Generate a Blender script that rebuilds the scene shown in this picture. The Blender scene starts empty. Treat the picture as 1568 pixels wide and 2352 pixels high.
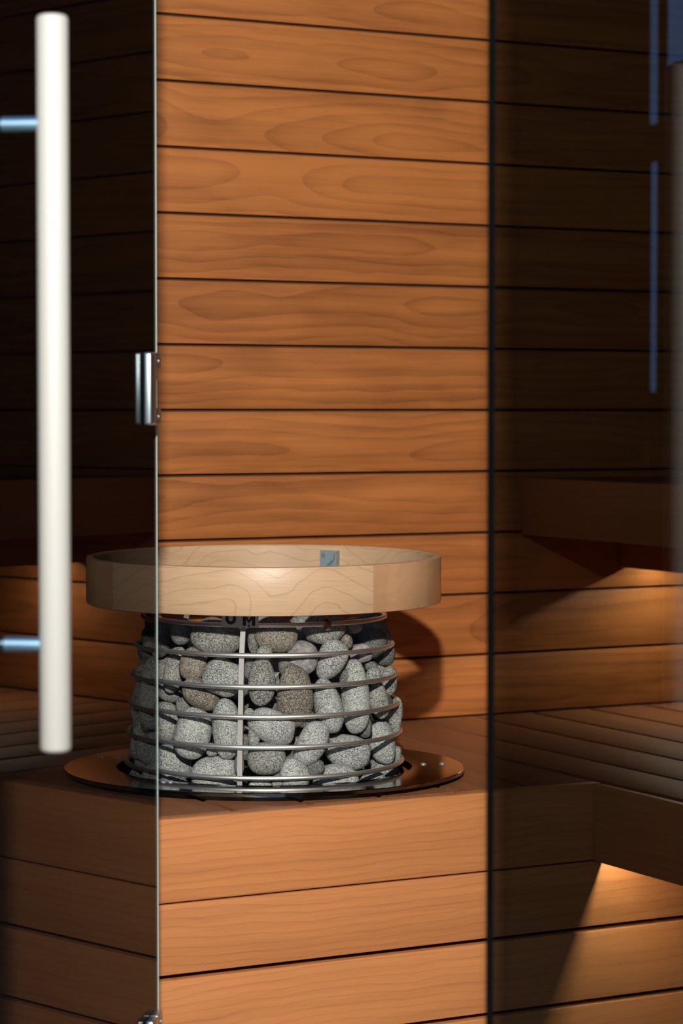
import bpy, bmesh, math, random
from mathutils import Vector, Matrix
import numpy as np

PI = math.pi
scn = bpy.context.scene
# ------------------------------------------------------------------ camera
# room axes: X = depth behind the glass front, Y = towards the side wall, Z = up
F_PX, PITCH, YAW = 5700.0, math.radians(2.35), math.radians(28.0)
CAM = Vector((-1.096, -3.686, 1.431))
FWD = Vector((math.sin(YAW) * math.cos(PITCH), math.cos(YAW) * math.cos(PITCH), -math.sin(PITCH)))
RIGHT = Vector((math.cos(YAW), -math.sin(YAW), 0.0))
UP = RIGHT.cross(FWD)
cd = bpy.data.cameras.new('camera')
cam = bpy.data.objects.new('camera', cd)
scn.collection.objects.link(cam)
m = Matrix((RIGHT, UP, -FWD)).transposed().to_4x4()
m.translation = CAM
cam.matrix_world = m
cd.sensor_fit = 'VERTICAL'
cd.sensor_height = 36.0
cd.sensor_width = 24.0
cd.lens = F_PX / 2352.0 * 36.0
cd.clip_start = 0.05
cd.dof.use_dof = True
cd.dof.focus_distance = 3.42
cd.dof.aperture_fstop = 6.0
scn.camera = cam

# ------------------------------------------------------------------ light and exposure
scn.view_settings.view_transform = 'Standard'
scn.view_settings.look = 'None'
scn.view_settings.gamma = 1.0
scn.view_settings.exposure = 0.0
scn.view_settings.use_curve_mapping = False
try:
    scn.cycles.use_denoising = True
    scn.cycles.transparent_max_bounces = 24
    scn.cycles.max_bounces = 10
    scn.cycles.sample_clamp_indirect = 6.0
except Exception:
    pass

# point light set over the camera so shadows fall behind their casters
tl = bpy.data.lights.new('camera_lamp', 'POINT')
tl.energy = 625.0
tl.shadow_soft_size = 0.038
tl.color = (1.0, 0.95, 0.88)
to = bpy.data.objects.new('camera_lamp', tl)
to.location = CAM + RIGHT * -0.016 + Vector((0, 0, 0.88))
scn.collection.objects.link(to)

w = bpy.data.worlds.new('world')
scn.world = w
w.use_nodes = True
nt = w.node_tree
nt.nodes.clear()
tc = nt.nodes.new('ShaderNodeTexCoord')
sp = nt.nodes.new('ShaderNodeSeparateXYZ')
nt.links.new(tc.outputs['Generated'], sp.inputs[0])
mr = nt.nodes.new('ShaderNodeMapRange')
mr.inputs[1].default_value = -1; mr.inputs[2].default_value = 1
nt.links.new(sp.outputs['Z'], mr.inputs[0])
cr = nt.nodes.new('ShaderNodeValToRGB')
el = cr.color_ramp.elements
el[0].position = 0.0; el[0].color = (0.07, 0.06, 0.05, 1)
el[1].position = 1.0; el[1].color = (0.22, 0.42, 0.85, 1)
e = el.new(0.485); e.color = (0.09, 0.08, 0.07, 1)
e = el.new(0.51); e.color = (0.55, 0.68, 0.85, 1)
e = el.new(0.65); e.color = (0.34, 0.55, 0.9, 1)
nt.links.new(mr.outputs[0], cr.inputs[0])
bg = nt.nodes.new('ShaderNodeBackground')
bg.inputs[1].default_value = 0.8
nt.links.new(cr.outputs[0], bg.inputs[0])
ow = nt.nodes.new('ShaderNodeOutputWorld')
nt.links.new(bg.outputs[0], ow.inputs[0])

# ------------------------------------------------------------------ helpers
def ray(px, py):
    return FWD + RIGHT * ((px - 784) / F_PX) - UP * ((py - 1176) / F_PX)

def hit(px, py, axis, val):
    d = ray(px, py)
    return CAM + d * ((val - CAM[axis]) / d[axis])

def at_depth(px, py, z):
    return CAM + ray(px, py) * z

def mat(name):
    mt = bpy.data.materials.new(name)
    mt.use_nodes = True
    n = mt.node_tree
    n.nodes.clear()
    return mt, n

def N(n, t, **kw):
    x = n.nodes.new(t)
    for k, v in kw.items():
        setattr(x, k, v)
    return x

def math_node(n, op, a, b=None, clamp=False):
    x = n.nodes.new('ShaderNodeMath')
    x.operation = op
    x.use_clamp = clamp
    for i, v in ((0, a), (1, b)):
        if v is None:
            continue
        if isinstance(v, (int, float)):
            x.inputs[i].default_value = v
        else:
            n.links.new(v, x.inputs[i])
    return x.outputs[0]

def simple(name, col, rough=0.5, metal=0.0, spec=0.5, coat=0.0):
    mt, n = mat(name)
    b = N(n, 'ShaderNodeBsdfPrincipled')
    b.inputs['Base Color'].default_value = (*col, 1)
    b.inputs['Roughness'].default_value = rough
    b.inputs['Metallic'].default_value = metal
    b.inputs['Specular IOR Level'].default_value = spec
    b.inputs['Coat Weight'].default_value = coat
    o = N(n, 'ShaderNodeOutputMaterial')
    n.links.new(b.outputs[0], o.inputs[0])
    return mt

def wood(name, light, dark, rough=0.45, ring=95.0, contrast=0.55, blotch=0.5, tonevar=0.25, wav=1.0, spec=0.4, line_w=3.0, streak=0.7, straight=False):
    """sawn boards: the 'gp' attribute holds along / across / depth in metres plus a random offset per board"""
    mt, n = mat(name)
    L = n.links
    at = N(n, 'ShaderNodeAttribute', attribute_name='gp')
    tn = N(n, 'ShaderNodeAttribute', attribute_name='tone')
    s = N(n, 'ShaderNodeSeparateXYZ')
    L.new(at.outputs['Vector'], s.inputs[0])
    along, across, depth = s.outputs
    def noise(sx, sy, sz, scale=1.0, detail=2.0, rough_=0.5, dist=0.0):
        c = N(n, 'ShaderNodeCombineXYZ')
        L.new(math_node(n, 'MULTIPLY', along, sx), c.inputs[0])
        L.new(math_node(n, 'MULTIPLY', across, sy), c.inputs[1])
        L.new(math_node(n, 'MULTIPLY', depth, sz), c.inputs[2])
        t = N(n, 'ShaderNodeTexNoise')
        t.inputs['Scale'].default_value = scale
        t.inputs['Detail'].default_value = detail
        t.inputs['Roughness'].default_value = rough_
        t.inputs['Distortion'].default_value = dist
        L.new(c.outputs[0], t.inputs['Vector'])
        return t.outputs['Fac']
    # distance from a wandering pith -> cathedral figure
    n1 = noise(1.25, 2.0, 1.0, 1.0, 2.0)
    n2 = noise(3.0, 6.0, 1.0, 1.0, 3.0)
    fr = math_node(n, 'FRACT', across)                    # across carries an integer board offset
    ay = math_node(n, 'SUBTRACT', fr, 0.5)
    n3 = noise(9.0, 40.0, 6.0, 1.0, 3.0)
    ay = math_node(n, 'ADD', ay, math_node(n, 'MULTIPLY', math_node(n, 'SUBTRACT', n3, 0.5), 0.010))
    ay = math_node(n, 'ADD', ay, math_node(n, 'MULTIPLY', math_node(n, 'SUBTRACT', n2, 0.5), 0.05 * wav))
    dz = math_node(n, 'MULTIPLY', math_node(n, 'SUBTRACT', n1, 0.5), 0.30 * wav)
    dz = math_node(n, 'ADD', dz, 0.012)
    r2 = math_node(n, 'ADD', math_node(n, 'MULTIPLY', ay, ay), math_node(n, 'MULTIPLY', dz, dz))
    r = math_node(n, 'SQRT', r2)
    if straight:      # quarter-sawn: wavy lines running with the board
        n4 = noise(5.0, 3.0, 1.0, 1.0, 2.0)
        r = math_node(n, 'ADD', math_node(n, 'ADD', ay, 2.0), math_node(n, 'MULTIPLY', dz, 0.22))
        r = math_node(n, 'ADD', r, math_node(n, 'MULTIPLY', math_node(n, 'SUBTRACT', n4, 0.5), 0.02))
    ph = math_node(n, 'FRACT', math_node(n, 'MULTIPLY', r, ring))
    line = math_node(n, 'POWER', ph, line_w)
    fib = noise(14.0, 420.0, 60.0, 1.0, 2.0)
    blo = noise(4.0, 14.0, 3.0, 1.0, 2.0, 0.5, 0.6)
    fac = math_node(n, 'MULTIPLY', line, contrast)
    fac = math_node(n, 'ADD', fac, math_node(n, 'MULTIPLY', math_node(n, 'SUBTRACT', fib, 0.5), 0.35))
    fac = math_node(n, 'ADD', fac, math_node(n, 'MULTIPLY', math_node(n, 'SUBTRACT', blo, 0.5), blotch))
    stk = noise(1.6, 55.0, 8.0, 1.0, 3.0, 0.6, 0.3)
    fac = math_node(n, 'ADD', fac, math_node(n, 'MULTIPLY', math_node(n, 'SUBTRACT', stk, 0.5), streak))
    fac = math_node(n, 'ADD', fac, math_node(n, 'MULTIPLY', math_node(n, 'SUBTRACT', tn.outputs['Fac'], 0.5), tonevar))
    fac = math_node(n, 'ADD', fac, 0.18, True)
    mx = N(n, 'ShaderNodeMix', data_type='RGBA')
    mx.inputs['A'].default_value = (*light, 1)
    mx.inputs['B'].default_value = (*dark, 1)
    L.new(fac, mx.inputs['Factor'])
    b = N(n, 'ShaderNodeBsdfPrincipled')
    L.new(mx.outputs['Result'], b.inputs['Base Color'])
    b.inputs['Roughness'].default_value = rough
    b.inputs['Specular IOR Level'].default_value = spec
    bp = N(n, 'ShaderNodeBump')
    bp.inputs['Strength'].default_value = 0.12
    bp.inputs['Distance'].default_value = 0.001
    L.new(fib, bp.inputs['Height'])
    L.new(bp.outputs[0], b.inputs['Normal'])
    o = N(n, 'ShaderNodeOutputMaterial')
    L.new(b.outputs[0], o.inputs[0])
    return mt

def stone_mat(name, dark, light, bias=0.5, scale=780.0, patch=0.3):
    mt, n = mat(name)
    L = n.links
    tc = N(n, 'ShaderNodeTexCoord')
    oi = N(n, 'ShaderNodeObjectInfo')
    ad = N(n, 'ShaderNodeVectorMath', operation='ADD')
    L.new(tc.outputs['Object'], ad.inputs[0])
    L.new(oi.outputs['Random'], ad.inputs[1])
    a = N(n, 'ShaderNodeTexNoise'); a.inputs['Scale'].default_value = scale; a.inputs['Detail'].default_value = 2.0
    b_ = N(n, 'ShaderNodeTexVoronoi'); b_.inputs['Scale'].default_value = scale * 1.05
    c = N(n, 'ShaderNodeTexNoise'); c.inputs['Scale'].default_value = 22.0; c.inputs['Detail'].default_value = 3.0
    for t in (a, b_, c):
        L.new(ad.outputs[0], t.inputs['Vector'])
    sv = N(n, 'ShaderNodeSeparateXYZ')
    L.new(b_.outputs['Color'], sv.inputs[0])
    v = math_node(n, 'MULTIPLY', math_node(n, 'SUBTRACT', a.outputs['Fac'], 0.5), 2.2)
    v = math_node(n, 'ADD', v, math_node(n, 'MULTIPLY', math_node(n, 'SUBTRACT', sv.outputs[0], 0.5), 0.75))
    v = math_node(n, 'ADD', v, math_node(n, 'MULTIPLY', math_node(n, 'SUBTRACT', c.outputs['Fac'], 0.5), patch * 2))
    v = math_node(n, 'ADD', v, math_node(n, 'MULTIPLY', math_node(n, 'SUBTRACT', oi.outputs['Random'], 0.5), 0.18))
    v = math_node(n, 'ADD', v, bias, True)
    mx = N(n, 'ShaderNodeMix', data_type='RGBA')
    mx.inputs['A'].default_value = (*dark, 1)
    mx.inputs['B'].default_value = (*light, 1)
    L.new(v, mx.inputs['Factor'])
    b = N(n, 'ShaderNodeBsdfPrincipled')
    L.new(mx.outputs['Result'], b.inputs['Base Color'])
    b.inputs['Roughness'].default_value = 0.72
    b.inputs['Specular IOR Level'].default_value = 0.3
    bp = N(n, 'ShaderNodeBump')
    bp.inputs['Strength'].default_value = 0.35
    bp.inputs['Distance'].default_value = 0.0006
    L.new(v, bp.inputs['Height'])
    L.new(bp.outputs[0], b.inputs['Normal'])
    o = N(n, 'ShaderNodeOutputMaterial')
    L.new(b.outputs[0], o.inputs[0])
    return mt

def glass_mat(name, tint, k):
    mt, n = mat(name)
    L = n.links
    tr = N(n, 'ShaderNodeBsdfTransparent'); tr.inputs[0].default_value = (*tint, 1)
    gl = N(n, 'ShaderNodeBsdfGlossy'); gl.inputs['Roughness'].default_value = 0.0
    fr = N(n, 'ShaderNodeFresnel'); fr.inputs[0].default_value = 1.5
    ge = N(n, 'ShaderNodeNewGeometry')
    f = math_node(n, 'MULTIPLY', fr.outputs[0], math_node(n, 'SUBTRACT', 1.0, ge.outputs['Backfacing']))
    f = math_node(n, 'MULTIPLY', f, k)
    mx = N(n, 'ShaderNodeMixShader')
    L.new(f, mx.inputs[0]); L.new(tr.outputs[0], mx.inputs[1]); L.new(gl.outputs[0], mx.inputs[2])
    o = N(n, 'ShaderNodeOutputMaterial')
    L.new(mx.outputs[0], o.inputs[0])
    return mt

M = {}
M['wall'] = wood('wall_cladding_wood', (0.49, 0.172, 0.046), (0.165, 0.053, 0.014), 0.5, 60.0, 0.30, 0.85, 0.35, 0.8, 0.25, 2.6, 1.0)
M['bench'] = wood('bench_wood', (0.57, 0.225, 0.078), (0.30, 0.105, 0.036), 0.42, 85.0, 0.36, 0.45, 0.25, 0.7, 0.4, 7.0, 0.8, True)
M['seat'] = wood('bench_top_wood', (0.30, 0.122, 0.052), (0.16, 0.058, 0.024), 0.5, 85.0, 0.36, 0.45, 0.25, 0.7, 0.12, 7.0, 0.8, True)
M['ringw'] = wood('guard_ring_veneer', (0.60, 0.40, 0.235), (0.27, 0.15, 0.08), 0.42, 52.0, 0.55, 0.40, 0.1, 2.4, 0.5, 22.0, 0.5)
M['endg'] = wood('guard_ring_splice_veneer', (0.56, 0.32, 0.17), (0.34, 0.17, 0.08), 0.4, 20.0, 0.15, 1.1, 0.1, 0.8, 0.4, 2.0)
M['edgew'] = simple('guard_ring_core', (0.52, 0.33, 0.18), 0.55)
M['steel'] = simple('brushed_stainless_steel', (0.80, 0.78, 0.73), 0.46, 1.0)
M['strap'] = simple('satin_steel_strap', (0.36, 0.355, 0.33), 0.55, 0.4)
M['plate'] = simple('polished_stainless_plate', (0.29, 0.28, 0.275), 0.07, 1.0)
M['bronze'] = simple('heat_tinted_steel', (0.42, 0.27, 0.18), 0.28, 1.0)
M['chrome'] = simple('chrome', (0.75, 0.78, 0.80), 0.15, 1.0)
M['hinge'] = simple('satin_hinge_metal', (0.50, 0.60, 0.64), 0.34, 1.0)
M['rod'] = simple('sky_tinted_rod_steel', (0.42, 0.68, 0.88), 0.34, 1.0)  # blue of the reflected sky put into the base colour
M['galv'] = simple('galvanised_steel', (0.30, 0.38, 0.42), 0.5, 0.6)
M['white'] = simple('white_painted_wood', (0.34, 0.335, 0.31), 0.5)
M['black'] = simple('black_recess', (0.012, 0.011, 0.010), 0.8)
M['darkm'] = simple('dark_cutout', (0.02, 0.022, 0.024), 0.6)
M['backing'] = simple('dark_backing_felt', (0.075, 0.030, 0.012), 0.9)
M['drum'] = simple('dark_heater_steel', (0.05, 0.05, 0.05), 0.5, 0.8)
M['gedge'] = simple('ground_glass_edge', (0.40, 0.47, 0.42), 0.35)
M['gdark'] = simple('smoked_glass_edge', (0.012, 0.013, 0.012), 0.9, 0.0, 0.0)
M['deck'] = simple('terrace_paving', (0.20, 0.18, 0.16), 0.8)
M['ext'] = simple('dark_stained_cladding', (0.012, 0.010, 0.009), 0.7)
M['ceil'] = simple('ceiling_board', (0.10, 0.05, 0.025), 0.7)
M['glass'] = glass_mat('tinted_glass', (0.45, 0.48, 0.49), 1.0)
M['dglass'] = glass_mat('tinted_door_glass', (0.45, 0.48, 0.49), 0.42)
M['st_grey'] = stone_mat('granite_pale_grey', (0.045, 0.055, 0.054), (0.50, 0.515, 0.475), 0.49)
M['st_mid'] = stone_mat('granite_mid_grey', (0.035, 0.040, 0.037), (0.41, 0.405, 0.36), 0.45)
M['st_brown'] = stone_mat('granite_brown_grey', (0.035, 0.030, 0.025), (0.35, 0.315, 0.25), 0.44)
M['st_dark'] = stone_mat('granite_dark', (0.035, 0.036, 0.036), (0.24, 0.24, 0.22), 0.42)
M['st_smooth'] = stone_mat('basalt_smooth_grey', (0.16, 0.155, 0.15), (0.36, 0.34, 0.33), 0.5, 160.0, 0.3)
le, n_ = mat('led_diffuser')
em = N(n_, 'ShaderNodeEmission'); em.inputs[0].default_value = (1.0, 0.62, 0.28, 1); em.inputs[1].default_value = 6.0
oo = N(n_, 'ShaderNodeOutputMaterial'); n_.links.new(em.outputs[0], oo.inputs[0])
M['led'] = le

sg, n_ = mat('blue_streak_glow')  # emission standing in for bright sky behind the wall slots
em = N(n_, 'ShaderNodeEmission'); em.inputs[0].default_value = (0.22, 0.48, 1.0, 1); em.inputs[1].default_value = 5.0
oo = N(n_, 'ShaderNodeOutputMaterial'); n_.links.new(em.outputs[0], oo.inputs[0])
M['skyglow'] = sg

def link(name, me, material, parent=None):
    o = bpy.data.objects.new(name, me)
    scn.collection.objects.link(o)
    if material is not None:
        for mm in (material if isinstance(material, (list, tuple)) else [material]):
            me.materials.append(mm)
    if parent is not None:
        o.parent = parent
    return o

def thing(name, label, cat, loc=(0, 0, 0), group=None):
    o = bpy.data.objects.new(name, None)
    o.empty_display_size = 0.05
    scn.collection.objects.link(o)
    o.location = loc
    o['label'] = label; o['category'] = cat
    if group: o['group'] = group
    return o

def tag(o, label=None, cat=None, group=None, kind=None):
    if label: o['label'] = label
    if cat: o['category'] = cat
    if group: o['group'] = group
    if kind: o['kind'] = kind
    return o

class B:
    """collects shapes into one bmesh; coordinates are room coordinates minus the parent's base"""
    def __init__(s, org=(0, 0, 0)):
        s.bm = bmesh.new()
        s.g = s.bm.verts.layers.float_vector.new('gp')
        s.t = s.bm.verts.layers.float.new('tone')
        s.o = Vector(org)
    def _grain(s, verts, along, across, seed):
        rr = random.Random(seed)
        third = 3 - along - across
        ob = rr.randint(1, 40)
        al = rr.uniform(0, 30)
        tone = rr.random()
        lo = min(v.co[across] for v in verts); hi = max(v.co[across] for v in verts)
        mid = (lo + hi) / 2 + rr.uniform(-0.03, 0.03)
        dd = rr.uniform(0, 9)
        for v in verts:
            v[s.g] = Vector((v.co[along] + al, v.co[across] - mid + 0.5 + ob, v.co[third] * 0.3 + dd))
            v[s.t] = tone
    def box(s, x0, x1, y0, y1, z0, z1, bev=0.0, seg=2, grain=None, seed=0, rot=None):
        tmp = bmesh.new()
        bmesh.ops.create_cube(tmp, size=1.0)
        for v in tmp.verts:
            v.co = Vector(((x0 + x1) / 2 + v.co.x * (x1 - x0), (y0 + y1) / 2 + v.co.y * (y1 - y0), (z0 + z1) / 2 + v.co.z * (z1 - z0)))
        if bev:
            bmesh.ops.bevel(tmp, geom=tmp.edges[:], offset=bev, segments=seg, affect='EDGES', profile=0.5)
        if rot is not None:
            bmesh.ops.transform(tmp, matrix=rot, verts=tmp.verts[:])
        s._merge(tmp, grain, seed)
    def prism(s, poly, z0, z1, grain=None, seed=0, bev=0.0, mtx=None):
        tmp = bmesh.new()
        a = [tmp.verts.new((x, y, z0)) for x, y in poly]
        b = [tmp.verts.new((x, y, z1)) for x, y in poly]
        k = len(poly)
        tmp.faces.new(a[::-1]); tmp.faces.new(b)
        for i in range(k):
            tmp.faces.new((a[i], a[(i + 1) % k], b[(i + 1) % k], b[i]))
        bmesh.ops.recalc_face_normals(tmp, faces=tmp.faces[:])
        if bev:
            es = [e for e in tmp.edges if (e.calc_face_angle(0) > 0.6)]
            bmesh.ops.bevel(tmp, geom=es, offset=bev, segments=2, affect='EDGES', profile=0.5)
        if mtx is not None:
            bmesh.ops.transform(tmp, matrix=mtx, verts=tmp.verts[:])
        s._merge(tmp, grain, seed)
    def _merge(s, tmp, grain=None, seed=0):
        mp = {}
        new = []
        for v in tmp.verts:
            nv = s.bm.verts.new(v.co); mp[v] = nv; new.append(nv)
        for f in tmp.faces:
            try:
                nf = s.bm.faces.new([mp[v] for v in f.verts]); nf.material_index = f.material_index
            except ValueError:
                pass
        tmp.free()
        if grain: s._grain(new, grain[0], grain[1], seed)
    def tube(s, pts, r, k=16, closed=False, flat=None):
        """round (or flat: (w,t)) tube along points"""
        rings = []
        nP = len(pts)
        pts = [Vector(p) for p in pts]
        for i, p in enumerate(pts):
            a = pts[i - 1] if (i > 0 or closed) else p
            b = pts[(i + 1) % nP] if (i < nP - 1 or closed) else p
            t = (b - a).normalized()
            up = Vector((0, 0, 1)) if abs(t.z) < 0.95 else Vector((1, 0, 0))
            x = t.cross(up).normalized(); y = x.cross(t).normalized()
            rings.append([s.bm.verts.new(p + (x * math.cos(q) + y * math.sin(q)) * r) for q in [2 * PI * j / k for j in range(k)]])
        m_ = nP if closed else nP - 1
        for i in range(m_):
            A, Bn = rings[i], rings[(i + 1) % nP]
            for j in range(k):
                f = s.bm.faces.new((A[j], A[(j + 1) % k], Bn[(j + 1) % k], Bn[j])); f.smooth = True
        if not closed:
            s.bm.faces.new(rings[0][::-1]); s.bm.faces.new(rings[-1])
    def lathe(s, prof, cx, cy, k=96, a0=0.0, a1=2 * PI, closedprof=True, gscale=None, seed=0, mi=None):
        """revolve (r,z) profile about a vertical axis"""
        full = abs(a1 - a0 - 2 * PI) < 1e-6
        cols = []
        rr = random.Random(seed); off = rr.uniform(0, 20)
        K = k if full else k + 1
        for i in range(K):
            a = a0 + (a1 - a0) * i / k
            col = []
            for (r, z) in prof:
                v = s.bm.verts.new((cx + r * math.cos(a), cy + r * math.sin(a), z))
                if gscale is not None:
                    v[s.g] = Vector((a * 0.25 * gscale[0] + off, (z - prof[0][1]) * gscale[1] + 3.5 + gscale[2], r * 0.2 + seed))
                    v[s.t] = 0.5
                col.append(v)
            cols.append(col)
        P = len(prof)
        for i in range(k):
            A, Bn = cols[i], cols[(i + 1) % K]
            for j in range(P if closedprof else P - 1):
                f = s.bm.faces.new((A[j], Bn[j], Bn[(j + 1) % P], A[(j + 1) % P]))
                f.smooth = False
                if mi: f.material_index = mi[j]
        if not full and closedprof:
            s.bm.faces.new(cols[0][::-1]); s.bm.faces.new(cols[-1])
    def build(s, name, material, parent=None, smooth=False):
        bmesh.ops.recalc_face_normals(s.bm, faces=s.bm.faces[:])
        bmesh.ops.translate(s.bm, verts=s.bm.verts[:], vec=-s.o)
        me = bpy.data.meshes.new(name)
        s.bm.to_mesh(me); s.bm.free()
        if smooth:
            for p in me.polygons: p.use_smooth = True
        ob = link(name, me, material, parent)
        if parent is None:
            ob.location = s.o
        return ob

def smooth_by_angle(o, ang=0.6):
    me = o.data
    bm = bmesh.new(); bm.from_mesh(me)
    for f in bm.faces: f.smooth = True
    for e_ in bm.edges:
        if len(e_.link_faces) == 2 and e_.calc_face_angle(0) > ang: e_.smooth = False
    bm.to_mesh(me); bm.free()

# ------------------------------------------------------------------ room shell
GF = 0.07                       # glass front plane
ROOM_X, ROOM_Y, ROOM_Z = 2.25, -3.3, 2.95
PITCHW = 0.1062                 # cladding pitch
FACE = -0.752                   # front plane of the heater platform
BENCH = 0.900

def cladding(name, axis_along, lo, hi, plane, sign, z_from, z_to, seed0, z_ref=BENCH):
    b = B()
    k0 = int(math.floor((z_from - z_ref) / PITCHW)); k1 = int(math.ceil((z_to - z_ref) / PITCHW))
    for k in range(k0, k1):
        z0 = z_ref + k * PITCHW + 0.0023; z1 = z0 + PITCHW - 0.0046
        z0c, z1c = max(z0, z_from), min(z1, z_to)
        if z1c - z0c < 0.01: continue
        if axis_along == 0:
            y0, y1 = (plane, plane + 0.018 * sign) if sign > 0 else (plane + 0.018 * sign, plane)
            b.box(lo, hi, y0, y1, z0c, z1c, 0.0014, 2, (0, 2), seed0 + k)
        else:
            x0, x1 = (plane, plane + 0.018 * sign) if sign > 0 else (plane + 0.018 * sign, plane)
            b.box(x0, x1, lo, hi, z0c, z1c, 0.0014, 2, (1, 2), seed0 + k)
    # dark backing behind the joints
    if axis_along == 0:
        b2 = (lo, hi, plane + 0.012 * sign, plane + 0.03 * sign, z_from, z_to)
    else:
        b2 = (plane + 0.012 * sign, plane + 0.03 * sign, lo, hi, z_from, z_to)
    x0, x1, y0, y1, z0, z1 = b2
    n0 = len(b.bm.faces)
    b.box(min(x0, x1), max(x0, x1), min(y0, y1), max(y0, y1), z0, z1)
    b.bm.faces.ensure_lookup_table()
    for f in b.bm.faces[n0:]: f.material_index = 1
    o = b.build(name, [M['wall'], M['backing']])
    smooth_by_angle(o)
    return tag(o, kind='structure')

cladding('wall_back', 0, GF - 0.004, ROOM_X, 0.0, 1, 0.0, ROOM_Z, 100)
cladding('wall_right', 1, ROOM_Y, 0.0, ROOM_X, 1, 0.0, ROOM_Z, 300)
cladding('wall_near', 0, GF + 0.01, ROOM_X, ROOM_Y, -1, 0.0, ROOM_Z, 500)
b = B(); b.box(GF - 0.06, ROOM_X + 0.05, ROOM_Y - 0.05, 0.05, ROOM_Z, ROOM_Z + 0.1)
tag(b.build('ceiling', M['ceil']), kind='structure')
b = B(); b.box(-7.0, ROOM_X + 0.05, -9.0, 5.0, -0.08, 0.0)
tag(b.build('floor', M['deck']), kind='structure')

# ------------------------------------------------------------------ slotted outdoor wall, seen only mirrored; added to darken reflections and leave streaks
ux = -2.5; vx = 2 * GF - ux
def vv(px, py=600): return hit(px, py, 0, vx).y
def zz(px, py): return hit(px, py, 0, vx).z
b = B()
lo, hi = vv(1560) - 3.0, 14.0
slots = sorted([(vv(1507), vv(1490), zz(1499, 900), zz(1499, 372)), (vv(1507), vv(1486), zz(1499, 285), 3.9),
                (vv(1537), vv(1529), zz(1540, 640), zz(1540, 372)), (vv(1541), vv(1525), zz(1540, 285), zz(1540, 140)), (vv(1640), vv(1526), zz(1560, 140), 3.9)])
ys = sorted(set([lo, hi] + [v for s_ in slots for v in s_[:2]]))
zs = sorted(set([0.0, 4.0] + [v for s_ in slots for v in s_[2:]]))
for i in range(len(ys) - 1):
    for j in range(len(zs) - 1):
        cy, cz = (ys[i] + ys[i + 1]) / 2, (zs[j] + zs[j + 1]) / 2
        if any(s_[0] < cy < s_[1] and s_[2] < cz < s_[3] for s_ in slots): continue
        b.box(ux - 0.006, ux, ys[i], ys[i + 1], zs[j], zs[j + 1])
tag(b.build('wall_outdoor', M['ext']), kind='structure')
b = B(); b.box(ux - 0.05, ux - 0.04, vv(1650) - 0.6, vv(1480) + 0.9, 0.6, 3.98)  # glowing panel added behind the slots to make blue streaks in the pane
tag(b.build('outdoor_glow_panel', M['skyglow']), kind='structure')

# ------------------------------------------------------------------ platform and benches
CX, CY = 0.509, -0.441          # heater axis
pl = thing('heater_platform', 'low slatted reddish wooden platform holding the stone heater, square outer corner facing out', 'platform', (CX, CY, 0))
org = (CX, CY, 0)
XW = 0.870                      # front plane of the side bench
# front face boards (run to the right, on beneath the side bench)
rows = [(0.7900, BENCH), (0.6955, 0.7880), (0.5905, 0.6885), (0.4855, 0.5835), (0.3805, 0.4785), (0.2755, 0.3735), (0.1705, 0.2685), (0.02, 0.1635)]
for i, (z0, z1) in enumerate(rows):
    b = B(org)
    b.box(GF + 0.012, XW + 0.0155 if i == 0 else ROOM_X - 0.01, FACE, FACE + 0.0235, z0, z1, 0.0028 if i == 0 else 0.0016, 3, (0, 2), 700 + i * 7)
    o = b.build('front_board', M['bench'], pl); smooth_by_angle(o)
b = B(org); b.box(GF + 0.012, ROOM_X - 0.01, FACE + 0.024, FACE + 0.03, 0.0, 0.86)
b.box(XW + 0.0168, XW + 0.0188, FACE - 0.03, FACE - 0.0002, 0.80, 0.894)  # black strip added so the lit space behind stays out of the joint
b.build('backing', M['black'], pl)
# top boards with the round cut-out
R_CUT = 0.222
gaps = [GF + 0.014, 0.202, 0.316, 0.4305, 0.545, 0.6595, 0.773, 0.8865]
V0, V1 = FACE + 0.0255, -0.003
g = 0.0056
for i in range(len(gaps) - 1):
    a, c = gaps[i] + g, gaps[i + 1] - g
    polys = []
    ra, rc = a - CX, c - CX
    ina, inc = abs(ra) < R_CUT, abs(rc) < R_CUT
    def arc(u0, u1, sgn, k=22):
        return [(CX + u, CY + sgn * math.sqrt(max(0.0, R_CUT ** 2 - u * u))) for u in [u0 + (u1 - u0) * j / k for j in range(k + 1)]]
    if ina and inc:
        polys.append([(a, V0), (c, V0)] + arc(rc, ra, -1))
        polys.append([(c, V1), (a, V1)] + arc(ra, rc, 1))
    elif inc:     # cut-out enters from the right edge
        polys.append([(a, V0), (c, V0)] + arc(rc, -R_CUT, -1) + arc(-R_CUT, rc, 1)[1:] + [(c, V1), (a, V1)])
    elif ina:
        polys.append([(c, V1), (a, V1)] + arc(ra, R_CUT, 1) + arc(R_CUT, ra, -1)[1:] + [(a, V0), (c, V0)])
    else:
        polys.append([(a, V0), (c, V0), (c, V1), (a, V1)])
    for q, p in enumerate(polys):
        b = B(org)
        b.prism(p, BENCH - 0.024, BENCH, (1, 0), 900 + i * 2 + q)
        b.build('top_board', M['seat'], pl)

sb = thing('side_bench', 'lower slatted bench running forward along the right, dark behind tinted glass', 'bench', (1.5, -1.6, 0))
org2 = (1.5, -1.6, 0)
b = B(org2); b.box(XW, XW + 0.0165, ROOM_Y + 0.02, FACE - 0.0018, 0.7889, BENCH - 0.001, 0.0022, 3, (1, 2), 1201)
o = b.build('fascia', M['bench'], sb); smooth_by_angle(o)
wg = [XW + 0.0165 + 0.005, 1.0, 1.12, 1.24, 1.36, 1.48, 1.60, 1.72, 1.84, 1.96, 2.08, 2.245]
for i in range(len(wg) - 1):
    b = B(org2)
    b.box(wg[i] + 0.0045, wg[i + 1] - 0.0045, ROOM_Y + 0.02, -0.003, BENCH - 0.024, BENCH, 0.0015, 2, (1, 0), 1300 + i)
    o = b.build('seat_slat', M['seat'], sb); smooth_by_angle(o)
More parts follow.
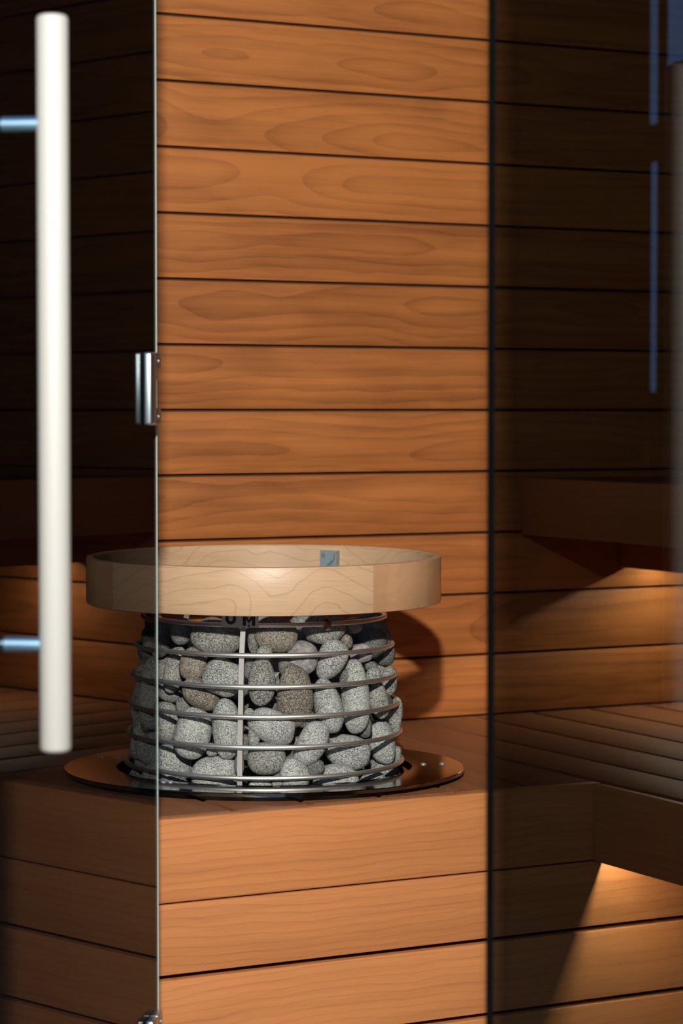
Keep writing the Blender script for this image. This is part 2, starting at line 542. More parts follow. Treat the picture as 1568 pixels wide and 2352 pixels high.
# upper bench
ub = thing('upper_bench', 'high bench with a dark front board floating on the right wall above the side bench', 'bench', (1.7, -1.6, 0))
org3 = (1.7, -1.6, 0)
UX = 1.2165
b = B(org3); b.box(UX, UX + 0.022, ROOM_Y + 0.02, -0.006, 1.2135, 1.3130, 0.002, 2, (1, 2), 1401)
o = b.build('fascia', M['bench'], ub); smooth_by_angle(o)
b = B(org3); b.box(1.4257, 1.447, ROOM_Y + 0.02, -0.001, 1.150, 1.262, 0.001, 1, (1, 2), 1402)
b.build('support_beam', M['bench'], ub)
for i in range(8):
    x0 = UX + 0.026 + i * 0.1255
    b = B(org3); b.box(x0, x0 + 0.1215, ROOM_Y + 0.02, -0.003, 1.288, 1.312, 0.0015, 2, (1, 0), 1410 + i)
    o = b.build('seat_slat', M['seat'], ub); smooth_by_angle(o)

def led(name, label, x, z, y0, y1, power, w=0.012):
    b = B((x, (y0 + y1) / 2, z)); b.box(x - w / 2, x + w / 2, y0, y1, z, z + 0.006)
    o = b.build(name, M['led']); tag(o, label, 'light')
    L_ = bpy.data.lights.new(name + '_light', 'AREA')
    L_.shape = 'RECTANGLE'; L_.size = w; L_.size_y = abs(y1 - y0)
    L_.energy = power; L_.color = (1.0, 0.84, 0.62)
    lo_ = bpy.data.objects.new(name + '_light', L_)
    scn.collection.objects.link(lo_)
    lo_.parent = o
    lo_.location = (0, 0, -0.001)
    return o
led('led_strip', 'warm LED strip hidden beneath the upper bench', 1.500, 1.172, -0.36, -0.02, 3.4)
led('led_strip', 'warm LED strip hidden behind the front board of the side bench', 0.8965, 0.822, FACE - 0.46, FACE - 0.006, 4.6, 0.008)

# ------------------------------------------------------------------ glass front
PX_, PY_ = 0.07, -1.0335
DA = math.radians(36.0)
D = Vector((-math.sin(DA), -math.cos(DA), 0)); NN = Vector((math.cos(DA), -math.sin(DA), 0))
GT = 0.008
GZ0, GZ1 = 0.02, ROOM_Z - 0.02
def slab_mtx(o_, xdir, ydir):
    mm = Matrix((xdir, ydir, Vector((0, 0, 1)))).transposed().to_4x4(); mm.translation = o_
    return mm
dm = slab_mtx(Vector((PX_, PY_, 0)), -D, NN) if False else None
def door_prism(b, a0, a1, n0, n1, z0, z1, bev=0.0):
    """box in door coordinates: a = metres from the hinge edge, n = metres in front of the mirror face"""
    tmp = bmesh.new()
    bmesh.ops.create_cube(tmp, size=1.0)
    for v in tmp.verts:
        v.co = Vector(((a0 + a1) / 2 + v.co.x * (a1 - a0), (n0 + n1) / 2 + v.co.y * (n1 - n0), (z0 + z1) / 2 + v.co.z * (z1 - z0)))
    if bev: bmesh.ops.bevel(tmp, geom=tmp.edges[:], offset=bev, segments=3, affect='EDGES', profile=0.5)
    for v in tmp.verts:
        c = v.co.copy()
        v.co = Vector((PX_, PY_, 0)) + D * c.x + NN * c.y + Vector((0, 0, c.z))
    bmesh.ops.recalc_face_normals(tmp, faces=tmp.faces[:])
    b._merge(tmp)
b = B((PX_, PY_, 0)); door_prism(b, 0.0, 0.735, -GT, 0.0, GZ0, 2.45)
dr = b.build('door_1', M['dglass'])
tag(dr, kind='structure')
def edge_assign(o, test, mi=1):
    for p in o.data.polygons:
        if test(p.normal): p.material_index = mi
dr.data.materials.append(M['gedge'])
edge_assign(dr, lambda n: n.dot(D) > 0.5 or abs(n.z) > 0.5)
b = B((GF, -0.5, 0)); b.box(GF - 0.0013, GF + 0.0022, -1.0315, -0.001, GZ0, GZ1)
fp = b.build('window_1', [M['glass'], M['gedge']]); tag(fp, kind='structure')
edge_assign(fp, lambda n: abs(n.x) < 0.5)
PE = hit(1118, 1176, 0, GF + 0.0005).y
b = B((GF, -2.5, 0)); b.box(GF + 0.0005, GF + 0.0085, ROOM_Y, PE, GZ0, GZ1)
rp = b.build('window_2', [M['glass'], M['gdark']]); tag(rp, kind='structure')
edge_assign(rp, lambda n: abs(n.x) < 0.5)

def door_part(name, label, loc):
    o = bpy.data.objects.new(name, None)
    o.empty_display_size = 0.05
    scn.collection.objects.link(o)
    o.parent = dr
    o.location = Vector(loc) - Vector(dr.location)
    o['label'] = label
    return o
def hinge(zc, label):
    t = door_part('door_hinge', label, (PX_, PY_, zc))
    H = 0.0415
    o_ = (PX_, PY_, zc)
    b = B(o_); door_prism(b, 0.042, 0.070, 0.0003, 0.0105, zc - H, zc + H, 0.003)
    o = b.build('hinge_body', M['hinge']); o.parent = t; o.location = (0, 0, 0); smooth_by_angle(o)
    for s in (1, -1):
        za, zb = sorted((zc + s * H, zc + s * (H - 0.0195)))
        b = B(o_); door_prism(b, 0.016, 0.0425, 0.0003, 0.0095, za, zb, 0.001)
        o = b.build('hinge_knuckle', M['hinge']); o.parent = t; o.location = (0, 0, 0); smooth_by_angle(o)
        p = Vector((PX_, PY_, (za + zb) / 2)) + D * 0.029 + NN * 0.0095
        b = B(o_); b.tube([p, p + NN * 0.0015], 0.0035, 14)
        o = b.build('screw', M['chrome']); o.parent = t; o.location = (0, 0, 0)
hinge(1.4555, 'steel hinge on the glass door edge at eye level, whole in view')
hinge(0.7306 - 0.0415, 'steel hinge on the glass door edge at the bottom of the frame')

# handle
ZH = 2.24
hx = at_depth(124.0, 942, ZH)
h_top = at_depth(120, 40, ZH).z; h_bot = at_depth(127, 1731, ZH).z
hb = Vector((hx.x, hx.y, 0))
t = door_part('door_handle', 'long white round vertical pull bar on steel standoffs', (hb.x, hb.y, h_bot))
rb = 0.0143
b = B((hb.x, hb.y, h_bot))
prof = [(0.0005, h_bot), (rb - 0.004, h_bot), (rb - 0.0012, h_bot + 0.0012), (rb, h_bot + 0.004), (rb, h_top - 0.004), (rb - 0.0012, h_top - 0.0012), (rb - 0.004, h_top), (0.0005, h_top)]
b.lathe(prof, hb.x, hb.y, 48, closedprof=True)
o = b.build('grip_bar', M['white']); o.parent = t; o.location = (0, 0, 0); smooth_by_angle(o, 0.9)
gapd = (hb - Vector((PX_, PY_, 0))).dot(NN)
for py in (287, 1483):
    zc = at_depth(60, py, ZH).z
    p0 = Vector((hb.x, hb.y, zc)) - NN * (rb - 0.002); p1 = Vector((hb.x, hb.y, zc)) - NN * (gapd - 0.0003)
    b = B((hb.x, hb.y, h_bot)); b.tube([p0, p1], 0.0068, 24)
    o = b.build('standoff', M['rod']); o.parent = t; o.location = (0, 0, 0); smooth_by_angle(o, 0.9)

# ------------------------------------------------------------------ heater
C2 = Vector((CX, CY, 0))
FR = Vector((-math.sin(YAW), -math.cos(YAW), 0))      # towards the camera
ZC = (C2 - Vector((CAM.x, CAM.y, 0))).dot(-FR)        # depth of the axis
A_FR = math.atan2(FR.y, FR.x)
def az(phi):          # phi: 0 = facing camera, + = to the right in the photo
    return A_FR + phi
def cyl_z(py, R):     # height of a point on the front generator of radius R at image row py
    P0 = C2 + FR * R
    d = ray(618.5, py)
    k = (P0 - CAM).dot(FWD.xyz * Vector((1, 1, 0))) / d.dot(Vector((FWD.x, FWD.y, 0)))
    return CAM.z + d.z * k
def rad(half): return half * ZC / F_PX

wires_px = [(1437, 273), (1506.5, 290), (1579, 297.5), (1648, 303.5), (1718, 308), (1789, 312)]
WR = 0.0034
WZ = []
for py, hw in wires_px:
    R = rad(hw) - WR
    WZ.append((cyl_z(py, R + WR), R))
def basket_R(z):
    pts = sorted(WZ)
    if z <= pts[0][0]: return pts[0][1]
    if z >= pts[-1][0]: return pts[-1][1]
    for (z0, r0), (z1, r1) in zip(pts, pts[1:]):
        if z0 <= z <= z1: return r0 + (r1 - r0) * (z - z0) / (z1 - z0)

ht = thing('sauna_heater', 'round sauna heater basket of steel hoops filled with grey stones', 'heater', (CX, CY, 0.0))
ho = (CX, CY, 0.0)
extra = [(WZ[-1][0] - 0.046, WZ[-1][1] - 0.001), (WZ[-1][0] - 0.092, WZ[-1][1] - 0.004)]
for i, (z, R) in enumerate(WZ + extra):
    b = B(ho)
    b.tube([(CX + R * math.cos(a), CY + R * math.sin(a), z) for a in [2 * PI * j / 144 for j in range(144)]], WR, 14, closed=True)
    o = b.build('hoop', M['steel'], ht)
# upright straps inside the hoops
PHI0 = math.asin((563 - 618.5) / 300.0)
for k in range(3):
    a = az(PHI0 + k * 2 * PI / 3)
    dv = Vector((math.cos(a), math.sin(a), 0)); tv = Vector((-math.sin(a), math.cos(a), 0))
    path = [(WZ[0][0] + 0.002, WZ[0][1])] + WZ[1:] + [(BENCH + 0.008, WZ[-1][1])] + extra
    b = B(ho)
    secs = []
    for z, R in path:
        c = C2 + dv * (R - WR - 0.0022)
        secs.append([b.bm.verts.new(c + tv * sx * 0.0035 + dv * sy * 0.0021 + Vector((0, 0, z))) for sx, sy in ((-1, -1), (1, -1), (1, 1), (-1, 1))])
    for s0, s1 in zip(secs, secs[1:]):
        for j in range(4): b.bm.faces.new((s0[j], s0[(j + 1) % 4], s1[(j + 1) % 4], s1[j]))
    b.bm.faces.new(secs[0]); b.bm.faces.new(secs[-1][::-1])
    b.build('upright_strap', M['strap'], ht)
# base drum under the platform
b = B(ho); b.lathe([(0.001, 0.0), (0.17, 0.0), (0.19, 0.02), (0.19, 0.76), (0.18, 0.775), (0.001, 0.775)], CX, CY, 64)
b.build('base_drum', M['drum'], ht)
# name plate on the top hoop
zt = WZ[0][0]; Rt = WZ[0][1]
a = az(math.asin((564 - 618.5) / 273.0))
dv = Vector((math.cos(a), math.sin(a), 0)); tv = Vector((-math.sin(a), math.cos(a), 0))
if tv.dot(RIGHT) < 0: tv = -tv
pc = C2 + dv * (Rt + WR + 0.001)
pw, ph_ = 0.0262, 0.036
zb = cyl_z(1441.5, Rt + WR)
def pp(x, z, d=0.0): return pc + tv * x + dv * (d - 0.0) + Vector((0, 0, z))
b = B(ho)
def pbox(b, x0, x1, z0, z1, d0, d1):
    vs = [b.bm.verts.new(pp(x, z, d)) for d in (d0, d1) for x, z in ((x0, z0), (x1, z0), (x1, z1), (x0, z1))]
    for q in ((0, 1, 2, 3), (7, 6, 5, 4), (0, 4, 5, 1), (1, 5, 6, 2), (2, 6, 7, 3), (3, 7, 4, 0)):
        b.bm.faces.new([vs[i] for i in q])
def ppoly(b, pts, d0, d1):
    A = [b.bm.verts.new(pp(x, z, d0)) for x, z in pts]; Bv = [b.bm.verts.new(pp(x, z, d1)) for x, z in pts]
    b.bm.faces.new(A); b.bm.faces.new(Bv[::-1])
    for i in range(len(pts)): b.bm.faces.new((A[i], A[(i + 1) % len(pts)], Bv[(i + 1) % len(pts)], Bv[i]))
pbox(b, -pw, pw, zb, zb + ph_, -0.0008, 0.0008)
npl = b.build('name_plate', simple('name_plate_steel', (0.62, 0.60, 0.56), 0.5, 0.3), ht)
def letter_U(xc, z0, s):
    b = B(ho); k = 18; ro, ri = 0.0083 * s, 0.0034 * s
    zc = z0 + ro
    out = [(xc - ro, zc + 0.009 * s)] + [(xc + ro * math.cos(q), zc + ro * math.sin(q)) for q in [PI + PI * j / k for j in range(k + 1)]] + [(xc + ro, zc + 0.009 * s)]
    inn = [(xc + ri, zc + 0.009 * s)] + [(xc + ri * math.cos(q), zc + ri * math.sin(q)) for q in [2 * PI - PI * j / k for j in range(k + 1)]] + [(xc - ri, zc + 0.009 * s)]
    # strips
    n_o = len(out)
    V1_ = [b.bm.verts.new(pp(x, z, 0.0011)) for x, z in out]; V2_ = [b.bm.verts.new(pp(x, z, 0.0011)) for x, z in inn[::-1]]
    for i in range(n_o - 1): b.bm.faces.new((V1_[i], V1_[i + 1], V2_[i + 1], V2_[i]))
    return b.build('letter_u', M['darkm'], npl)
def letter_M(xc, z0, s):
    b = B(ho); wd, hh = 0.0094 * s, 0.0155 * s
    for pts in ([(xc - wd, z0), (xc - wd * 0.48, z0), (xc - wd * 0.48, z0 + hh), (xc - wd, z0 + hh)],
                [(xc + wd * 0.48, z0), (xc + wd, z0), (xc + wd, z0 + hh), (xc + wd * 0.48, z0 + hh)],
                [(xc - wd * 0.48, z0 + hh * 0.62), (xc, z0 + hh * 0.22), (xc, z0 + hh * 0.55), (xc - wd * 0.48, z0 + hh)],
                [(xc + wd * 0.48, z0 + hh * 0.62), (xc + wd * 0.48, z0 + hh), (xc, z0 + hh * 0.55), (xc, z0 + hh * 0.22)]):
        ppoly(b, pts, 0.0009, 0.0011)
    ppoly(b, [(xc, z0 + 0.0030), (xc - 0.0014, z0 - 0.0004), (xc, z0 - 0.0018), (xc + 0.0014, z0 - 0.0004)], 0.0009, 0.0011)
    return b.build('letter_m', M['darkm'], npl)
def letter_H(xc, z0, s):
    b = B(ho); wd, hh = 0.0085 * s, 0.0135 * s
    for x0, x1, q0, q1 in ((-wd, -wd * .45, 0, hh), (wd * .45, wd, 0, hh), (-wd * .45, wd * .45, hh * .38, hh * .62)):
        pbox(b, xc + x0, xc + x1, z0 + q0, z0 + q1, 0.0009, 0.0011)
    return b.build('letter_h', M['darkm'], npl)
letter_U(-0.0132, zb + 0.0040, 0.9); letter_M(0.0128, zb + 0.0026, 0.95)
letter_H(-0.0132, zb + 0.0205, 0.95); letter_U(0.0128, zb + 0.0205, 0.85)
# hook on the top hoop and small clip at the far right
def hook(phi, parent_):
    a = az(phi); dv_ = Vector((math.cos(a), math.sin(a), 0)); tv_ = Vector((-math.sin(a), math.cos(a), 0))
    b = B(ho)
    c = C2 + dv_ * (Rt) + Vector((0, 0, zt))
    pts = []
    for q in [PI * 0.5 + PI * 1.15 * j / 14 for j in range(15)]:
        pts.append(c + dv_ * (-math.cos(q)) * 0.0075 + Vector((0, 0, math.sin(q) * 0.0075 - 0.001)))
    pts = [c + dv_ * 0.004 + Vector((0, 0, 0.045)), c + dv_ * 0.002 + Vector((0, 0, 0.02))] + pts
    prev = None
    for i, p in enumerate(pts):
        t_ = (pts[min(i + 1, len(pts) - 1)] - pts[max(i - 1, 0)]).normalized(); nrm = t_.cross(tv_).normalized()
        sec = [b.bm.verts.new(p + tv_ * x * 0.0035 + nrm * y * 0.0007) for x, y in ((-1, -1), (1, -1), (1, 1), (-1, 1))]
        if prev:
            for j in range(4): b.bm.faces.new((prev[j], prev[(j + 1) % 4], sec[(j + 1) % 4], sec[j]))
        prev = sec
    return b.build('hook', M['bronze'], parent_)
for phi in (math.asin((755 - 618.5) / 273.0), math.radians(140), math.radians(250)):
    hook(phi, ht)

# wooden guard ring
RO = rad(396.5); RT = 0.0125
z_top_ = cyl_z(1303, RO); z_bot_ = cyl_z(1416, RO)
gr = thing('guard_ring', 'pale bent plywood hoop around the top of the stone heater', 'ring', (CX, CY, z_bot_))
go = (CX, CY, z_bot_)
def ring_prof(zt_, zb_, ro, th, bv=0.0022):
    return [(ro - bv, zb_), (ro - bv * .3, zb_ + bv * .3), (ro, zb_ + bv), (ro, zt_ - bv), (ro - bv * .3, zt_ - bv * .3), (ro - bv, zt_), (ro - th + bv, zt_), (ro - th, zt_ - bv), (ro - th, zb_ + bv), (ro - th + bv, zb_)]
s1 = az(math.asin((855 - 618.5) / 396.5)); s2 = az(math.radians(95))
pr = ring_prof(z_top_, z_bot_, RO, RT)
mi_ = [0, 0, 0, 0, 1, 1, 0, 0, 0, 1]
b = B(go); b.lathe(pr, CX, CY, 200, s2, s1 + 2 * PI, gscale=(1.7, 1.0, 0.03), seed=4, mi=mi_)
o = b.build('hoop_band', [M['ringw'], M['edgew']], gr); smooth_by_angle(o, 0.5)
b = B(go); b.lathe(pr, CX, CY, 60, s1, s2, gscale=(5.0, 0.35, 0.1), seed=5, mi=mi_)
o = b.build('splice_panel', [M['endg'], M['edgew']], gr); smooth_by_angle(o, 0.5)
tag(o, 'mottled cross-grained splice panel')
# angle brackets inside the ring
def bracket(a):
    dv_ = Vector((math.cos(a), math.sin(a), 0)); tv_ = Vector((-math.sin(a), math.cos(a), 0))
    if tv_.dot(RIGHT) < 0: tv_ = -tv_
    b = B(go)
    base = C2 + dv_ * (RO - RT - 0.0004)
    def P3(x, d, z): return base + tv_ * x - dv_ * d + Vector((0, 0, z))
    def bx(x0, x1, d0, d1, z0, z1):
        vs = [b.bm.verts.new(P3(x, d, z)) for d in (d0, d1) for x, z in ((x0, z0), (x1, z0), (x1, z1), (x0, z1))]
        for q in ((0, 1, 2, 3), (7, 6, 5, 4), (0, 4, 5, 1), (1, 5, 6, 2), (2, 6, 7, 3), (3, 7, 4, 0)): b.bm.faces.new([vs[i] for i in q])
    zt2 = z_top_ - 0.008
    bx(-0.016, 0.016, 0, 0.002, zt2 - 0.055, zt2)
    # side web
    A = [P3(0.016, 0.001, zt2), P3(0.016, 0.012, zt2 - 0.004), P3(0.016, 0.030, zt2 - 0.055), P3(0.016, 0.001, zt2 - 0.055)]
    A2 = [p - tv_ * 0.002 for p in A]
    va = [b.bm.verts.new(p) for p in A]; vb = [b.bm.verts.new(p) for p in A2]
    b.bm.faces.new(va); b.bm.faces.new(vb[::-1])
    for i in range(4): b.bm.faces.new((va[i], va[(i + 1) % 4], vb[(i + 1) % 4], vb[i]))
    # diagonal foot
    A = [P3(-0.016, 0.002, zt2 - 0.032), P3(0.014, 0.002, zt2 - 0.006), P3(0.014, 0.030, zt2 - 0.055), P3(-0.016, 0.030, zt2 - 0.055)]
    va = [b.bm.verts.new(p) for p in A]; vb = [b.bm.verts.new(p + Vector((0, 0, -0.0015))) for p in A]
    b.bm.faces.new(va); b.bm.faces.new(vb[::-1])
    for i in range(4): b.bm.faces.new((va[i], va[(i + 1) % 4], vb[(i + 1) % 4], vb[i]))
    # arm down to the top hoop
    bx(-0.012, 0.012, 0.028, 0.0305 + (RO - RT - Rt) - 0.034, zt2 - 0.0565, zt2 - 0.0545)
    br = b.build('bracket', M['galv'], gr)
    for sx in (-0.0095, 0.0105):
        b = B(go); p = P3(sx, 0.002, zt2 - 0.0075); q = P3(sx, 0.004, zt2 - 0.0075)
        b.tube([p, q], 0.0034, 14)
        o = b.build('screw', M['screwm'], br)
xb = (750 - 618.5) / F_PX * (ZC + 0.22)
M['screwm'] = simple('bright_zinc_screw', (0.45, 0.48, 0.48), 0.3, 0.7)
phb = PI - math.asin(xb / (RO - RT))
for k in range(3): bracket(az(phb + k * 2 * PI / 3))

# the hoop sits a touch higher at the back
gr.rotation_euler = Matrix.Rotation(math.radians(0.55), 3, RIGHT).to_euler()
gr.location.z += 0.0022

# flange plate
RP, RH = rad(450), rad(330)
fl = thing('heater_flange', 'wide polished steel ring plate lying around the foot of the stone heater', 'plate', (CX, CY, BENCH))
fo = (CX, CY, BENCH)
zt3, zb3 = BENCH + 0.0062, BENCH + 0.0008
b = B(fo); b.lathe([(RH, zb3 + 0.002), (RH, zt3), (RP - 0.0012, zt3), (RP, zt3 - 0.001), (RP, zb3), (RP - 0.003, zb3), (RP - 0.005, zb3 + 0.002)], CX, CY, 200)
o = b.build('ring_plate', M['plate'], fl); smooth_by_angle(o, 0.4)
for x, y in ((-0.2069, -0.086), (-0.1891, -0.0864), (0.2086, -0.0909), (0.2355, -0.1001), (-0.02, 0.228), (-0.022, 0.256)):
    if math.hypot(x, y) < RH + 0.008:
        k = (RH + 0.0085) / math.hypot(x, y); x *= k; y *= k
    b = B(fo); b.lathe([(0.0002, zt3 + 0.0026), (0.002, zt3 + 0.0024), (0.004, zt3 + 0.0014), (0.0048, zt3), (0.0048, zt3 - 0.0002), (0.0002, zt3 - 0.0002)], CX + x, CY + y, 24)
    o = b.build('screw', M['screwm'], fl); smooth_by_angle(o, 0.9)

# the plate rides on its fixings, front edge slightly proud of the boards
fl.rotation_euler = Matrix.Rotation(math.radians(-0.75), 3, RIGHT).to_euler()
fl.location.z += 0.0040

# ------------------------------------------------------------------ stones
tmp = bmesh.new(); bmesh.ops.create_icosphere(tmp, subdivisions=5, radius=1.0)
tmp.verts.ensure_lookup_table()
SV = np.array([v.co[:] for v in tmp.verts]); SF = [[v.index for v in f.verts] for f in tmp.faces]
tmp.free()
def stone_mesh(name, a, b, c, egg, seed, sq=0.86):
    rr = np.random.RandomState(seed)
    p = np.sign(SV) * np.abs(SV) ** sq
    p /= np.maximum(1e-6, (np.abs(p) ** 2).sum(1) ** 0.5)[:, None] ** 0.25
    d = np.ones(len(p))
    for _ in range(5):
        k = rr.normal(size=3) * 1.3; d += 0.022 * np.sin(p @ k * 1.6 + rr.uniform(0, 6))
    p = p * d[:, None]
    mx_ = np.abs(p).max(0); p /= mx_
    p[:, 0] *= 1 + egg * p[:, 1]
    p = p * np.array([a, b, c])
    me = bpy.data.meshes.new(name)
    me.from_pydata(p.tolist(), [], SF)
    for q in me.polygons: q.use_smooth = True
    me.update()
    return me

# cx, cy, half width, half height (pixels), clockwise tilt, egg, tone, inset, label
T = [
 (497, 1463, 63, 41, 8, 0, 'mid', 0, 'biggest stone of the top row, wide dark-topped oval left of the upright strap'),
 (415, 1450, 28, 32, -10, 0.1, 'dark', 2, 'small dull stone in the top row left of the widest oval one'),
 (368, 1463, 27, 48, 0, 0, 'dark', 0, 'tall dull stone in the top row against the glass door edge'),
 (632, 1457, 52, 42, 12, 0, 'brown', 0, 'round brownish stone in the top row just right of the upright strap'),
 (745, 1443, 50, 37, -4, 0, 'mid', 0, 'wide stone in the top row behind the small bronze hook'),
 (811, 1436, 22, 20, 0, 0, 'mid', 8, 'small pale stone half hidden under the ring right of the bronze hook'),
 (847, 1441, 43, 36, -25, 0, 'dark', 0, 'dark stone in the top row slanting up to the right end'),
 (795, 1473, 15, 18, -10, 0, 'brown', 8, 'tiny brown stone wedged under the top row right of the hook'),
 (875, 1464, 24, 24, 0, 0, 'dark', 6, 'dark round stone at the far right behind the second hoop from the top'),
 (883, 1503, 24, 27, 10, 0, 'dark', 0, 'dark stone at the right end below the second hoop'),
 (829, 1500, 27, 23, 0, 0, 'smooth', 8, 'low smooth brownish stone behind the second hoop at right'),
 (693, 1512, 38, 41, 0, 0, 'smooth', 8, 'smooth even grey stone without speckles behind the second hoop'),
 (760, 1516, 34, 50, 28, 0.18, 'grey', 0, 'speckled egg-shaped stone leaning right over the smooth grey one'),
 (676, 1595, 43, 77, 0, -0.13, 'brown', 0, 'tallest brown-grey stone in the middle of the basket'),
 (753, 1622, 34, 66, -14, -0.1, 'grey', 0, 'long pale stone leaning left, right of the tall brown one'),
 (815, 1600, 34, 88, -3, -0.08, 'grey', 0, 'longest pale upright stone in the right half of the basket'),
 (857, 1552, 18, 21, 0, 0, 'grey', 3, 'small pale round stone above the third hoop at right'),
 (869, 1608, 23, 46, -10, -0.05, 'mid', 2, 'narrow upright stone right of the longest pale one'),
 (852, 1530, 15, 12, 0, 0, 'dark', 12, 'dark sliver of stone over the small pale round one at right'),
 (893, 1565, 20, 36, 5, 0, 'mid', 0, 'grey stone bulging at the right end of the third hoop'),
 (907, 1643, 17, 43, 5, 0, 'mid', 0, 'blotchy black and white stone at the right end of the fourth hoop'),
 (877, 1707, 31, 55, -12, 0, 'grey', 0, 'tall light stone at the lower right between the bottom two hoops'),
 (798, 1729, 56, 42, 12, 0, 'grey', 0, 'broad pale stone behind the second lowest hoop at right'),
 (715, 1706, 36, 56, 28, 0, 'grey', 0, 'oval speckled stone leaning right below the tall brown one'),
 (625, 1668, 58, 40, 25, 0, 'grey', 0, 'teardrop stone pointing up left, right of the upright strap'),
 (611, 1743, 45, 40, 0, 0, 'mid', 0, 'round dark-topped stone right of the strap under the teardrop stone'),
 (674, 1776, 36, 41, -12, -0.25, 'grey', 0, 'cone-shaped pale stone standing on the bottom hoop in the middle'),
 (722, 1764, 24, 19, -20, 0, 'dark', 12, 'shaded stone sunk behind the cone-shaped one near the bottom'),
 (772, 1795, 54, 41, 5, 0, 'grey', 0, 'half-sunk pale stone at the bottom right of the cone-shaped one'),
 (857, 1793, 32, 20, -10, 0, 'grey', 2, 'low flat stone below the bottom hoop at right'),
 (910, 1735, 11, 22, 10, 0, 'mid', 4, 'small slice of stone at the right end just above the bottom hoop'),
 (607, 1502, 19, 20, 0, 0, 'mid', 4, 'small stone peeking over the second hoop right of the strap'),
 (601, 1568, 32, 58, 2, -0.1, 'mid', 0, 'upright egg-shaped stone right of the strap across the third hoop'),
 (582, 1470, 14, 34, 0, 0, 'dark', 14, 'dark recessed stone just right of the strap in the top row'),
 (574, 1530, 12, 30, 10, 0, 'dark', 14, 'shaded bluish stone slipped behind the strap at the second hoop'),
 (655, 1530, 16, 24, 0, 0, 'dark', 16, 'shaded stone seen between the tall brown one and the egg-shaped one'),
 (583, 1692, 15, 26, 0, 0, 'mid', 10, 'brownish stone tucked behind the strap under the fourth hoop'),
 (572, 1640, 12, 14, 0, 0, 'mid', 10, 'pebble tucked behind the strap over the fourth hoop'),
 (444, 1524, 32, 40, 15, 0, 'brown', 0, 'brownish round stone left of the strap under the second hoop'),
 (513, 1557, 49, 43, 22, 0, 'grey', 0, 'bright oval stone left of the strap across the third hoop'),
 (401, 1538, 24, 56, 12, 0, 'mid', 3, 'slim stone leaning right near the door edge across the second hoop'),
 (369, 1560, 24, 42, 0, 0, 'mid', 0, 'stone cut by the glass door edge at the third hoop'),
 (388, 1593, 32, 19, 15, 0, 'dark', 9, 'dark low stone under the third hoop by the door edge'),
 (462, 1594, 50, 34, 25, 0, 'brown', 2, 'brownish stone sloping down right under the third hoop'),
 (381, 1655, 33, 49, -5, 0, 'mid', 0, 'upright stone cut by the glass door edge at the fourth hoop'),
 (420, 1621, 18, 19, 0, 0, 'dark', 10, 'small shaded stone above the fourth hoop at left'),
 (443, 1684, 43, 62, 14, -0.05, 'grey', 0, 'large speckled stone left of the strap between the fourth and fifth hoops'),
 (521, 1673, 34, 73, -4, 0, 'grey', 0, 'tall pale stone touching the strap on its left'),
 (393, 1754, 52, 41, 25, 0, 'grey', 0, 'coarse speckled stone at lower left by the door edge'),
 (495, 1782, 57, 47, 0, 0, 'grey', 0, 'whitest dome-shaped stone at the bottom left of the strap'),
 (487, 1722, 15, 16, 0, 0, 'mid', 8, 'pebble showing behind the fifth hoop left of the strap'),
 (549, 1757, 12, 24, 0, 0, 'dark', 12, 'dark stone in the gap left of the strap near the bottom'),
 (598, 1805, 27, 15, 0, 0, 'grey', 2, 'low stone under the bottom hoop just right of the strap'),
 (636, 1802, 14, 12, 0, 0, 'mid', 2, 'pebble under the bottom hoop below the dark-topped round stone'),
 (400, 1797, 34, 15, 5, 0, 'dark', 2, 'dark flat stone under the bottom hoop at left'),
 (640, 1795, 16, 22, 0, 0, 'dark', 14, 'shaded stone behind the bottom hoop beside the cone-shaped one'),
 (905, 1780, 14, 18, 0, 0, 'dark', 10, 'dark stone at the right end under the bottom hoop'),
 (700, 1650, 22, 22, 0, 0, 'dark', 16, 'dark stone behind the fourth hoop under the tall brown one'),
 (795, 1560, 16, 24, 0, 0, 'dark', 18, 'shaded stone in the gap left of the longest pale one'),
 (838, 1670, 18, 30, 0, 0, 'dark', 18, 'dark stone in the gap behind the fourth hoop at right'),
]
GRP = 'stones in the heater basket'
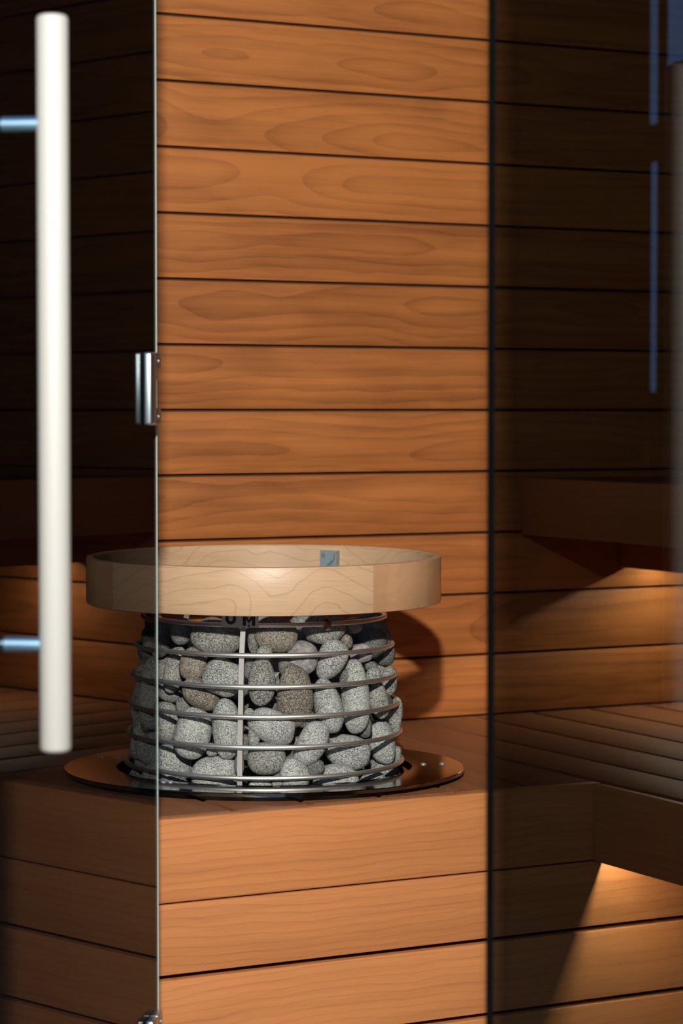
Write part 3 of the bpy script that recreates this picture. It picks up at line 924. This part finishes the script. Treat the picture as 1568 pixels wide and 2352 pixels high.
def place_stone(row, seed):
    cx, cy, a, b_, rot, egg, tone, inset, label = row
    zdep = ZC - 0.17
    for _ in range(6):
        A = a * zdep / F_PX; Bh = b_ * zdep / F_PX
        th = (90 - abs(rot)) if False else 0
        c = min(A, Bh) * 0.82
        x = (cx - 618.5) / F_PX * zdep
        p3 = CAM + ray(cx, cy) * zdep
        Rz = basket_R(p3.z) - WR - 0.0015
        # lateral half extent after tilt
        rr_ = math.radians(rot)
        Aw = math.sqrt((A * math.cos(rr_)) ** 2 + (Bh * math.sin(rr_)) ** 2)
        r = Rz - c
        for _k in range(8):
            s_ = max(-0.999, min(0.999, x / max(r, 1e-3)))
            ext = math.sqrt((Aw * s_) ** 2 + (c ** 2) * (1 - s_ * s_))
            r = Rz - ext * 0.97
            if r < abs(x) + 0.0005: r = abs(x) + 0.0005
        r_in = r
        yy = math.sqrt(max(0, r_in * r_in - x * x)) - inset * 0.001
        P = C2 + RIGHT * x + FR * yy
        zdep = (P - Vector((CAM.x, CAM.y, 0))).dot(-FR) * 1.0
        # depth along the optical axis
        d = ray(cx, cy); k = (P - CAM).dot(Vector((-FR.x, -FR.y, 0))) / d.dot(Vector((-FR.x, -FR.y, 0)))
        zdep = k
    P = CAM + ray(cx, cy) * zdep
    me = stone_mesh('stone', A, Bh, c, egg, seed)
    o = link('heater_stone', me, M['st_' + tone])
    R3 = Matrix((RIGHT, UP, -FWD)).transposed()
    R3 = R3 @ Matrix.Rotation(-math.radians(rot), 3, 'Z')
    mw = R3.to_4x4(); mw.translation = P
    o.matrix_world = mw
    tag(o, label, 'stone', GRP)
    return o
for i, row in enumerate(T):
    place_stone(row, 40 + i)

# stones round the far side and deep inside: a few meshes, copied
rnd = random.Random(11)
tones = ['mid', 'grey', 'brown', 'grey', 'dark', 'mid']
fills = []
for i in range(6):
    me = stone_mesh('fill_stone', 0.030, 0.025, 0.022, 0.1 * math.sin(i), 300 + i)
    me.materials.append(M['st_' + tones[i]])
    fills.append(me)
zlev = [WZ[-1][0] - 0.015 + k * 0.047 for k in range(5)]
for li, z in enumerate(zlev):
    R = basket_R(z) - WR - 0.024
    n_f = 10
    for j in range(n_f):
        phi = math.radians(84 + (276 - 84) * (j + 0.5 * (li % 2)) / n_f)
        a = az(phi)
        o = bpy.data.objects.new('heater_stone', fills[rnd.randrange(6)])
        scn.collection.objects.link(o)
        o.location = (CX + R * math.cos(a), CY + R * math.sin(a), z)
        o.rotation_euler = (PI / 2 if rnd.random() < 0.0 else rnd.uniform(-.2, .2) + PI / 2, rnd.uniform(-0.9, 0.9), a + PI / 2)
        s_ = rnd.uniform(0.92, 1.08); o.scale = (s_, s_, s_)
        tag(o, 'grey stone packed round the far side of the heater basket', 'stone', 'stones round the far side of the basket')
    for rr_, nn in ((0.095, 8), (0.03, 2)):
        for j in range(nn):
            a = 2 * PI * (j + 0.5 * (li % 2)) / nn + 0.3
            o = bpy.data.objects.new('heater_stone', fills[4] if rnd.random() < .5 else fills[rnd.randrange(6)])
            scn.collection.objects.link(o)
            o.location = (CX + rr_ * math.cos(a), CY + rr_ * math.sin(a), z + rnd.uniform(-.004, .004))
            o.rotation_euler = (rnd.uniform(0, 6), rnd.uniform(0, 6), rnd.uniform(0, 6))
            o.scale = (0.96, 0.96, 0.96)
            tag(o, 'shaded grey stone deep inside the heater basket behind the outer ones', 'stone', 'stones deep inside the basket')
